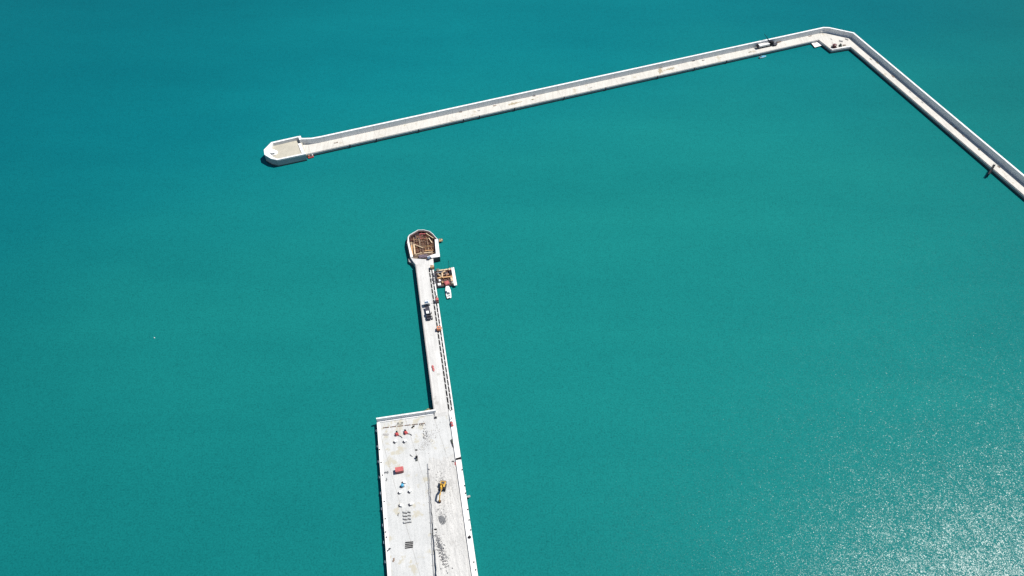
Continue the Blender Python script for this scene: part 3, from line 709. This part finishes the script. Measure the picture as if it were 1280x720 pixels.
# ------------------------------------------------------------------ quay
qa = Vector(P(471.2, 527.4, ZQ)); qb = Vector(P(568.8, 519.0, ZQ))
qw = (Vector(P(597.6, 720, ZQ)) - qa).dot(u)
qy = thing('quay', 'broad white concrete quay widening from the foot of the pier', 'quay', (*qa, 0), RQ)
QL = 150
bx(0, qw - 2.3, -QL, 0, -3, ZQ).build('deck', 'quay', qy)
bx(qw - 2.3, qw, -QL, 0, -3, ZQ + .55).build('edge_kerb', 'kerb', qy)
bx(-.05, 1.3, -QL, -.05, -3, ZQ + .12).build('edge_kerb', 'kerb', qy)
pw = (Vector(P(545, 516, ZQ)) - qa).dot(u)
bx(0, pw, .0, .65, -3, ZQ + 2.3).build('parapet_wall', 'wall', qy)
bx(.2, pw - .2, -.6, -.05, ZQ - .5, ZQ + .35).build('step', 'wall', qy)
def qloc(px, py, z=ZQ):
    d = Vector(P(px, py, z)) - qa; return d.dot(u), d.dot(v)
# raised rubble fill on the right half, higher at its left side, rising toward the camera
ma, mb_ = qloc(535.2, 578), qloc(546.0, 720)
nx, ny = 26, 90
g = MB(); vs = []
rg_ = [random.uniform(-.14, .14) for _ in range(ny + 1)]; rs_ = [random.uniform(-.3, 2.6) if i else 0 for i in range(nx + 1)]
for j in range(ny + 1):
    yy = ma[1] - (ma[1] + QL) * j / ny
    k = (ma[1] - yy) / (ma[1] - mb_[1])
    xl = ma[0] + (mb_[0] - ma[0]) * min(k, 1.4)
    row = []
    for i in range(nx + 1):
        f = i / nx; hh = min(k, 1.3) * 1.35 * (1 - f) ** 1.5
        row.append(g.bm.verts.new((xl + rg_[j] * (1 - f) + (qw - 2.35 - xl) * f, yy + (rs_[i] if j == 0 else rs_[i] * .6 if j == 1 else 0), ZQ + .012 + hh + (.018 + random.uniform(-.05, .05) if 0 < i < nx and j else 0))))
    vs.append(row)
for j in range(ny):
    for i in range(nx): g.bm.faces.new((vs[j][i], vs[j + 1][i], vs[j + 1][i + 1], vs[j][i + 1]))
# retained left side
lo = [g.bm.verts.new((r[0].co.x, r[0].co.y, ZQ - .1)) for r in vs]
for j in range(ny): g.bm.faces.new((vs[j][0], vs[j + 1][0], lo[j + 1], lo[j]))
g.build('raised_fill', 'fill', qy)
def fill_z(px, py):
    x, yy = qloc(px, py); k = max(0, (ma[1] - yy) / (ma[1] - mb_[1]))
    xl = ma[0] + (mb_[0] - ma[0]) * min(k, 1.4); f = min(1, max(0, (x - xl) / (qw - 2.35 - xl)))
    return ZQ + .03 + min(k, 1.3) * 1.35 * (1 - f) ** 1.5 if x > xl and k > 0 else ZQ
# retaining kerb at the foot of the fill, and a pipe laid along it
ra, rb_ = Vector(ma), Vector(mb_); rd = (rb_ - ra).normalized(); rl = (rb_ - ra).length * 1.4
pp = thing('drain_pipe', 'long thin grey pipe laid beside the raised rubble strip of the quay', 'pipe', P3(534.4, 580, ZQ))
pe = P3(543.2, 735, ZQ)
pvec = Vector(pe) - Vector(P3(534.4, 580, ZQ))
MB().tube((0, 0, .2), (pvec.x, pvec.y, .2), .15, n=8).build('pipe', 'grey', pp)
for k in range(1, 12):
    f = k / 12; MB().box((pvec.x * f, pvec.y * f, .12), (.9, .3, .24), RQ).build('sleeper', 'stone', pp)

# fenders along the left face
FP = [(469.8, 539), (471.2, 558.5), (472.5, 577.5), (473.7, 597), (475.1, 617), (476.4, 636.5), (478.0, 657), (479.5, 678.5), (481.0, 702.8)]
fproto = None
for i, (px, py) in enumerate(FP):
    x, yy = qloc(px, py, 1.1); loc_ = qa + v * yy
    lb = 'grey framed rubber fender on the left quay face, %s from the far corner' % ORD[i]
    if fproto is None:
        t = thing('dock_fender', lb, 'fender', (*loc_, 0), RQ, 'fenders along the left quay face')
        MB().tube((-.6, 0, .9), (0, 0, .9), .36, .5, n=14).build('rubber_cone', 'gravel', t)
        MB().box((-.68, 0, .9), (.16, 1.1, 1.3), bev=.04).build('frontal_frame', 'palesteel', t)
        MB().box((-.80, 0, .9), (.07, .9, 1.1)).build('face_pad', 'slate', t)
        for s in (-.4, .4): MB().tube((-.62, s, 1.5), (0, s * .8, 2.0), .04).build('chain', 'grey', t)
        fproto = t
    else: dup(fproto, (*loc_, 0), RQ, lb)
# bollards on the right kerb and the left edge
def bollard_parts(t):
    MB().tube((0, 0, 0), (0, 0, .06), .30, n=14).build('flange', 'black', t)
    MB().tube((0, 0, .05), (0, 0, .24), .15, .13, n=14).build('post', 'black', t)
    MB().tube((0, 0, .22), (.05, 0, .33), .17, .23, n=14).build('head', 'black', t)
BP = [(577.6, 587.4), (580.8, 607.3), (581.9, 616.6), (584.6, 637), (586.4, 650), (588.2, 662.5), (592.4, 702.6), (594.6, 712.4)]
bproto = None
for i, (px, py) in enumerate(BP):
    lb = 'small black bollard on the right quay kerb, %s from the pier' % ORD[i]
    q = P3(px, py, ZQ + .55)
    if bproto is None:
        bproto = thing('mooring_bollard', lb, 'bollard', q, RQ, 'small bollards on the right quay kerb'); bollard_parts(bproto)
    else: dup(bproto, q, RQ, lb)
t = dup(bproto, P3(586.9, 671.6, ZQ + .55), RQ, 'larger black bollard on the right quay kerb, close to the rubble stones'); t.scale = (2.1, 2.1, 2.1)
LPTS = [(474.6, 562), (476.5, 578), (478.2, 594), (480.3, 627), (481.6, 648.5), (482.2, 665), (483.2, 671.5)]
for i, (px, py) in enumerate(LPTS):
    t = dup(bproto, P3(px, py, ZQ + .12), RQ, 'small black bollard near the left quay edge, %s from the far end' % ORD[i]); t['group'] = 'bollards along the left quay edge'
# barrier arm across the right kerb
ga = thing('footbridge', 'short black footbridge laid across the right quay kerb', 'footbridge', P3(573.3, 573.6, ZQ + .55), RQ + .12)
MB().box((0, 0, .15), (2.2, .55, .12)).build('deck', 'black', ga)
for s in (-1, 1): MB().box((0, s * .27, .4), (2.2, .06, .5)).build('side_rail', 'black', ga)
MB().box((.9, 0, .3), (.45, 1.0, .4)).build('foot_plate', 'dark', ga)
# strip beside the kerb
machine('road_roller', 'narrow red and black roller at the right quay edge by the pier foot', 'roller', 565.0, 531.0, ZQ, RQ + R(96), (2.6, 1.1, 1.1), 'red', 'black')
st = pallet('plank_stack', 'brown plank stack beside the red roller at the quay edge', 'plank stack', 567.4, 531.2, ZQ, RQ + R(90) + .25, (2.6, .8, .4), 'bronze', 3)
t = thing('steel_pole', 'thin dark pole standing behind the red roller', 'pole', P3(564.6, 523.8, ZQ))
MB().tube((0, 0, 0), (.1, -.3, 1.9), .13).build('shaft', 'black', t); MB().box((0, 0, .08), (.7, .7, .16)).build('foot', 'dark', t)
t = thing('pipe_bundle', 'long bundle of purple grey and green pipes lying along the right quay kerb', 'pipes', P3(566.2, 556.0, ZQ), RQ + R(90) + .18)
for k, (y_, z_, mt, x0_, x1_) in enumerate(((-.45, .2, 'purple', -2.6, .8), (-.1, .2, 'purple', -2.4, 1.2), (.25, .2, 'dark', -1.2, 2.4), (-.1, .52, 'green', .2, 2.6))):
    MB().tube((x0_, y_, z_), (x1_, y_, z_), .19).build('pipe', mt, t)
heap('dark rubbish by the kerb below the black footbridge', 566.4, 577.0, ZQ, .6, 'dark', 6, .6)
heap('pink red rubbish against the kerb below the black footbridge', 569.6, 580.0, ZQ, .8, 'pinkred', 7, .4, RQ + R(90), 1.5)
heap('small pale lump hung on the right quay face', 585.6, 620.8, 1.0, .8, 'stone', 6, .7)
# excavator
ez = fill_z(553, 609)
ex = thing('excavator', 'yellow crawler excavator reaching its arm over the rubble strip', 'excavator', P3(553.6, 609.6, ez), RQ - R(90) - R(17))
for s in (-1, 1):
    tkb = MB().loft([[(x, s * 1.05 - .28, z_) for x, z_ in ((-1.7, .35), (-1.4, .02), (1.4, .02), (1.7, .35), (1.4, .78), (-1.4, .78))],
                     [(x, s * 1.05 + .28, z_) for x, z_ in ((-1.7, .35), (-1.4, .02), (1.4, .02), (1.7, .35), (1.4, .78), (-1.4, .78))]])
    tkb.build('track', 'rubber', ex)
MB().tube((0, 0, .6), (0, 0, 1.0), .8, n=16).build('turntable', 'dark', ex)
MB().box((-.35, 0, 1.15), (3.1, 2.4, .35), bev=.08).build('platform', 'dark', ex)
MB().box((-1.0, -.05, 1.85), (1.5, 2.2, 1.1), bev=.15).build('engine_cover', 'yellow', ex)
MB().box((-1.95, 0, 1.6), (.6, 2.5, 1.2), bev=.2).build('counterweight', 'bronze', ex)
MB().box((-1.0, 0, 2.45), (.9, 1.3, .12)).build('grille', 'dark', ex)
cb2 = MB().box((.45, .78, 2.05), (1.5, .95, 1.5), bev=.12).build('cab', 'dark', ex)
MB().box((1.21, .78, 2.25), (.05, .8, .9)).build('windscreen', 'glass', cb2)
MB().box((.4, .78, 2.83), (1.1, .7, .06)).build('roof', 'yellow', cb2)
MB().box((.45, -.5, 1.7), (1.0, .7, .7), bev=.1).build('tool_box', 'yellow', ex)
def limb(mb, a, b, w, h0, h1):
    a, b = Vector(a), Vector(b); d = (b - a).normalized(); s = Vector((0, 1, 0)); n_ = d.cross(s).normalized()
    def rg(p, h): return [tuple(p + s * w / 2 + n_ * h / 2), tuple(p - s * w / 2 + n_ * h / 2), tuple(p - s * w / 2 - n_ * h / 2), tuple(p + s * w / 2 - n_ * h / 2)]
    mb.loft([rg(a, h0), rg(b, h1)]); return mb
bm_ = MB(); limb(bm_, (.6, -.05, 1.5), (2.6, -.05, 3.6), .5, .55, .8); limb(bm_, (2.5, -.05, 3.55), (5.3, -.05, 3.4), .45, .75, .45); bm_.build('boom', 'yellow', ex)
sm = MB(); limb(sm, (4.9, -.05, 3.9), (6.6, -.05, 1.2), .4, .6, .35); st_ = sm.build('stick', 'yellow', ex)
MB().tube((2.7, -.05, 4.15), (4.7, -.05, 4.2), .11).build('ram', 'dark', st_)
MB().tube((1.2, .3, 1.5), (2.6, .3, 3.1), .1).tube((1.2, -.4, 1.5), (2.6, -.4, 3.1), .1).build('ram', 'dark', ex)
MB().loft([[(6.3, -.55, 1.2), (6.9, -.55, 1.1), (6.8, -.55, .2), (5.9, -.55, .15), (5.8, -.55, .6)], [(6.3, .45, 1.2), (6.9, .45, 1.1), (6.8, .45, .2), (5.9, .45, .15), (5.8, .45, .6)]]).build('bucket', 'rustdark', ex)

# red container, blue tank, machines and blocks on the left half
rc = thing('red_container', 'faded red site container standing alone on the left half of the quay', 'container', P3(499.6, 589.0, ZQ), RQ + R(1))
MB().box((0, 0, .95), (3.3, 2.0, 1.7), bev=.04).build('body', 'pinkred', rc)
MB().box((0, 0, 1.83), (3.36, 2.06, .08)).build('roof', 'pinkred', rc)
rbm = MB()
for k in range(9): rbm.box((-1.45 + .36 * k, -1.02, .95), (.12, .05, 1.5))
rbm.build('ribs', 'darkred', rc)
MB().box((1.67, 0, .95), (.05, 1.7, 1.5)).build('door', 'darkred', rc)
MB().box((0, 0, .06), (3.2, 1.9, .1)).build('skid', 'dark', rc)
for k, (px, py) in enumerate(((496.3, 543.3), (507.3, 541.3))):
    t = thing('plate_compactor', ['red compactor with black handle, left of the pair near the quay parapet', 'red compactor with black handle, right of the pair near the quay parapet'][k], 'compactor', P3(px, py, ZQ), RQ + [.3, .5][k], 'red compactors on the quay')
    MB().box((0, 0, .25), (1.5, 1.5, .3), bev=.08).build('base_plate', 'pinkred', t)
    MB().box((-.1, -.1, .8), (1.0, 1.0, .8), bev=.1).build('housing', 'red', t)
    MB().box((.25, .75, .8), (.7, .9, .9), bev=.1).build('engine', 'black', t)
    MB().tube((.2, -.6, .2), (1.1, -1.6, .12), .16).tube((1.1, -1.6, .12), (1.4, -2.6, .12), .16).build('hose', 'dark', t)
def white_block(px, py, label, rz, s=1.0):
    t = thing('concrete_block', label, 'block', P3(px, py, ZQ), rz, 'white blocks on the left half of the quay')
    MB().box((0, 0, .4 * s), (1.1 * s, 1.0 * s, .8 * s), bev=.06).build('body', 'white', t)
    MB().tube((0, 0, .8 * s), (0, 0, .98 * s), .1 * s, n=8).build('lifting_eye', 'black', t)
    MB().box((-.75 * s, -.3 * s, .15), (.5 * s, 1.1 * s, .3), .5).build('dark_side_piece', 'dark', t)  # low dark piece at the block's left near corner
    return t
BL = [(494.8, 552.0, 'white block below the left red compactor'), (506.8, 551.6, 'white block below the right red compactor'),
      (505.8, 603.0, 'white block just above the blue tank'), (500.6, 615.6, 'white block just below the blue tank, on its left'),
      (512.8, 613.9, 'white block below the blue tank, on its right'), (501.8, 632.2, 'left white block above the rows of curved slabs'),
      (514.2, 630.2, 'right white block above the rows of curved slabs')]
for px, py, lb in BL: white_block(px, py, lb, RQ + random.uniform(-.5, .5), random.uniform(.95, 1.15))
bt = thing('water_tank', 'bright blue water tank among the white blocks', 'tank', P3(503.2, 607.8, ZQ), RQ + .3)
MB().tube((0, 0, .15), (0, 0, 1.25), .62, n=16).build('drum', 'blue', bt); MB().tube((0, 0, 1.25), (0, 0, 1.42), .58, .25, n=16).build('lid', 'blue', bt)
MB().box((0, 0, .08), (1.4, 1.4, .16)).build('pallet', 'bronze', bt)
# rows of curved precast slabs
for r_ in range(4):
    for c_ in range(2):
        px = 506.8 + c_ * 4.6 + r_ * .15; py = 640.2 + r_ * 4.15 - c_ * .8
        t = thing('curved_slab', '%s curved white slab of the %s row from the excavator side' % (('left', 'right')[c_], ORD[r_]) if False else '%s curved slab in the %s row of the two-by-four set, counted from the far end' % (('left', 'right')[c_], ORD[r_]), 'slab', P3(px, py, ZQ), RQ + (-.3, -.12, -.25, .1)[r_] - c_ * .12, 'curved slabs in two columns on the quay')
        g = MB(); ring_o = []
        for k in range(7):
            a_ = R(25 + 130 * k / 6); ring_o.append((math.cos(a_) * .5, math.sin(a_) * .5 + .3))
        ring_i = [(x_ * .78, z_ * .78) for x_, z_ in ring_o[::-1]]
        prof = [(x_, z_ - .12) for x_, z_ in ring_o + ring_i]
        g.loft([[(-.85, x_, z_) for x_, z_ in prof], [(.85, x_, z_) for x_, z_ in prof]]).build('shell', 'quay', t)
        MB().box((0, -.5, .14), (1.6, .16, .28)).build('bearer', 'dark', t)  # dark bar added as the shadow line along each slab
for k in range(4):
    o = thing('steel_plank', ['black steel plank, farthest of four lying side by side', 'black steel plank, second farthest of four lying side by side', 'black steel plank, third farthest of four lying side by side', 'black steel plank, nearest of four lying side by side'][k], 'plank', P3(511.6 - .15 * k, 677.9 + 2.25 * k, ZQ), RQ - .06 + random.uniform(-.04, .04), 'black steel planks on the quay')
    MB().box((0, 0, .06), (3.1, .36, .06)).build('web', 'black', o)
    for s in (-.2, .2): MB().box((0, s, .08), (3.1, .05, .16)).build('flange', 'black', o)
t = thing('site_pump', 'dark upright pump standing alone right of the left half of the quay', 'pump', P3(521.0, 573.2, ZQ), RQ + R(85))
MB().box((0, 0, .3), (2.4, .8, .4), bev=.06).build('base', 'dark', t); MB().tube((.3, 0, .4), (.3, 0, 1.4), .4, n=12).build('motor', 'black', t); MB().tube((-.4, 0, .5), (-1.2, .1, .4), .2).build('outlet', 'green', t)
heap('black lump just above the dark pump', 520.4, 562.6, ZQ, .55, 'black', 5, .8)
heap('two small grey lumps left of the dark pump', 514.0, 569.6, ZQ, .5, 'gravel', 6, .6, R(-45), 2.0)
heap('single dark lump at the head of the raised rubble strip', 535.8, 586.6, ZQ, .55, 'dark', 5, .8)
heap('dark rubbish near the left edge, level with the red container', 482.8, 590.6, ZQ, .75, 'gravel', 8, .5, 0, 1.5)
heap('dark rubbish near the left edge, below the red container', 483.2, 599.4, ZQ, .55, 'gravel', 6, .5, R(90), 1.6)
heap('grey scattered rubble left of the red compactors', 482.2, 543.4, ZQ, .9, 'stone', 14, .25, 0, 1.6)
heap('black rubbish on the left kerb level with the black planks', 486.1, 687.4, ZQ, .8, 'dark', 9, .5, R(60), 1.2)
heap('brown rubbish on the left kerb below the black planks', 492.2, 700.0, ZQ, .7, 'bronze', 8, .3, R(80), 1.5)
heap('thin dark rubbish left of the curved slabs', 497.6, 643.4, ZQ, .45, 'dark', 5, .5, R(90), 1.8)
heap('single black block lying on the rubble strip below the dark gravel heap', 544.6, 662.2, fill_z(544.6, 662.2), .6, 'black', 5, .7)
heap('black lump on the quay behind the right red compactor', 516.4, 533.6, ZQ, .75, 'black', 6, .7, R(50), 1.5)
t = thing('pallet_frame', 'two small grey frames leaning on the quay parapet', 'frame', P3(499.4, 529.6, ZQ + .35), RQ)
for s in (-.9, .7): MB().box((s, -.1, .6), (.18, .14, 1.2)).box((s + .7, -.1, .6), (.18, .14, 1.2)).box((s + .35, -.1, 1.0), (.6, .12, .14)).box((s + .35, -.1, .3), (.6, .12, .14)).build('ladder_frame', 'gravel', t)
t = thing('dark_valve', 'small dark valve box at the right end of the quay parapet', 'valve box', P3(544.6, 522.4, ZQ), RQ)
MB().box((0, 0, .3), (1.1, .8, .6), bev=.06).build('box', 'dark', t); MB().tube((0, 0, .6), (0, 0, .9), .2).build('wheel', 'black', t)
# brown rebar lengths in a line behind the parapet
for k in range(6):
    a_, b_ = (478.8 + 9.0 * k, 534.9 - .98 * k), (486.2 + 9.0 * k, 534.1 - .98 * k)
    pa, pb = P(*a_, ZQ), P(*b_, ZQ); mid = ((pa[0] + pb[0]) / 2, (pa[1] + pb[1]) / 2)
    ln = math.hypot(pb[0] - pa[0], pb[1] - pa[1])
    o = thing('rebar_bundle', 'brown rebar bundle in the line inside the quay parapet, %s from the left' % ORD[k], 'rebar', (*mid, ZQ), math.atan2(pb[1] - pa[1], pb[0] - pa[0]), 'rebar line inside the quay parapet')
    g = MB()
    for q in range(4): g.tube((-ln / 2, -.14 + .09 * q, .08), (ln / 2, -.14 + .09 * q + random.uniform(-.03, .03), .08 + .06 * (q % 2)), .05, n=6)
    g.build('bars', 'rustdark', o)
    MB().box((-ln * .3, 0, .06), (.15, .6, .12)).box((ln * .3, 0, .06), (.15, .6, .12)).build('bearer', 'paletimber', o)

# rock dumped in the water corner between quay and pier
def rocks(name, label, cat, pts, mat):
    mb = MB()
    for x, y_, z_, r_ in pts: mb.stone((x, y_, z_), r_, .8)
    o = mb.build(name, mat); return tag(o, label, cat)
pts = []
for _ in range(26):
    q = P(random.uniform(531, 540), 0, 0); px = random.triangular(529.5, 540.5, 538); py = 515.6 - (px - 530) * .16 - random.uniform(0, 3.6) * (px - 527) / 13
    pts.append((*P(px, py, 0), random.uniform(.0, .6), random.uniform(.35, .7)))
rocks('rock_heap', 'olive tan rocks breaking the water in the corner of quay and pier', 'rocks', pts, 'olive')
# broken stone on the raised strip, black debris and grey rubble: nobody could count it
def scatter(name, regions, mat):
    mb = MB()
    for n_, fx, rng in regions:
        for _ in range(n_):
            px, py = fx(); z_ = fill_z(px, py)
            mb.stone((*P(px, py, z_), z_ + .03), random.uniform(*rng), .75)
    o = mb.build(name, mat); o['kind'] = 'stuff'; return o
def blob(cx_, cy_, sx, sy, sh=0.0):
    def f():
        a_, b_ = random.gauss(0, 1), random.gauss(0, 1); return cx_ + a_ * sx + b_ * sy * sh, cy_ + b_ * sy
    return f
rs4 = scatter('dark_stone', [(95, blob(552, 689, 2.4, 11, .28), (.12, .32)), (30, blob(553, 640, 4, 6), (.08, .2)), (25, blob(549, 603, 3, 6), (.08, .2))], 'dark')
rs4['label'] = 'blackish stones strewn down the raised rubble strip'; rs4['category'] = 'rubble'
rs = scatter('broken_stone', [(130, blob(553, 691, 3.0, 12, .28), (.10, .30)), (60, blob(549, 683, 2.0, 8, .28), (.15, .36)), (70, blob(552, 640, 5, 7), (.06, .18)), (70, blob(550, 600, 4, 6), (.06, .2)), (50, blob(560, 625, 5, 12), (.06, .14))], 'gravel')
rs2 = scatter('grey_rubble', [(150, blob(537, 548, 4.5, 8, -.5), (.07, .2)), (60, blob(528, 560, 4, 5, -.5), (.06, .16)), (90, blob(560, 585, 6, 14), (.05, .13)), (60, blob(570, 660, 5, 30, .15), (.05, .12))], 'stone')
rs3 = scatter('black_scrap', [(26, blob(531, 540, 1.6, 5.2, .2), (.12, .26)), (16, blob(526, 531.2, 4, .5), (.1, .22)), (10, blob(530, 546, 1.4, 2), (.15, .26))], 'dark')
for o, l_ in ((rs, 'dark broken stone scattered over the raised rubble strip'), (rs2, 'fine grey rubble spread over the quay surface'), (rs3, 'black scrap strewn near the head of the quay')): o['label'] = l_; o['category'] = 'rubble'
mb = MB()
for _ in range(210):
    x_, y_ = max(-.9, min(.9, random.gauss(0, .5))), max(-1.4, min(1.4, random.gauss(0, .8))); q = min(1, math.hypot(x_, y_) / 1.6)
    if random.random() < .3: x_ += .5; y_ -= .7
    mb.stone((x_, y_, .3 * (1 - q)), random.uniform(.2, .34), .7)
o = mb.build('gravel_heap', 'gravel'); place(o, (*P(551.8, 649, 3.0), fill_z(551.8, 649)), R(20)); tag(o, 'low dark grey gravel heap below the excavator bucket', 'gravel heap')

# ------------------------------------------------------------------ light, sky, camera
SUN_AZ, SUN_EL = R(68), R(58.5)
to_sun = Vector((math.cos(SUN_EL) * math.sin(SUN_AZ), math.cos(SUN_EL) * math.cos(SUN_AZ), math.sin(SUN_EL)))
sd = bpy.data.lights.new('sun', 'SUN'); sd.energy = 4.2; sd.angle = R(.53); sd.color = (1.0, .955, .89)
so = bpy.data.objects.new('sun', sd); C.objects.link(so)
so.location = to_sun * 500; so.rotation_euler = to_sun.to_track_quat('Z', 'Y').to_euler()
w = bpy.data.worlds.new('World'); sc.world = w; w.use_nodes = True
nt = w.node_tree; bg = nt.nodes['Background']
sky = nt.nodes.new('ShaderNodeTexSky'); sky.sky_type = 'NISHITA'; sky.sun_disc = False
sky.sun_elevation = SUN_EL; sky.sun_rotation = SUN_AZ; sky.altitude = 100; sky.air_density = 1.0; sky.dust_density = .15; sky.ozone_density = 2.0
nt.links.new(sky.outputs[0], bg.inputs[0]); bg.inputs[1].default_value = .06
cd_ = bpy.data.cameras.new('camera'); cd_.sensor_width = 36; cd_.lens = 36 * F / 1280; cd_.clip_end = 12000; cd_.clip_start = 1
cam = bpy.data.objects.new('camera', cd_); C.objects.link(cam)
cam.location = (0, 0, H); cam.rotation_euler = (R(90) - TH, 0, 0)
sc.camera = cam
vs_ = sc.view_settings; vs_.view_transform = 'Standard'; vs_.look = 'None'; vs_.exposure = .75; vs_.gamma = 1; vs_.use_curve_mapping = False
sc.cycles.max_bounces = 5; sc.cycles.diffuse_bounces = 3; sc.cycles.use_denoising = False
sc.cycles.caustics_reflective = False; sc.cycles.caustics_refractive = False
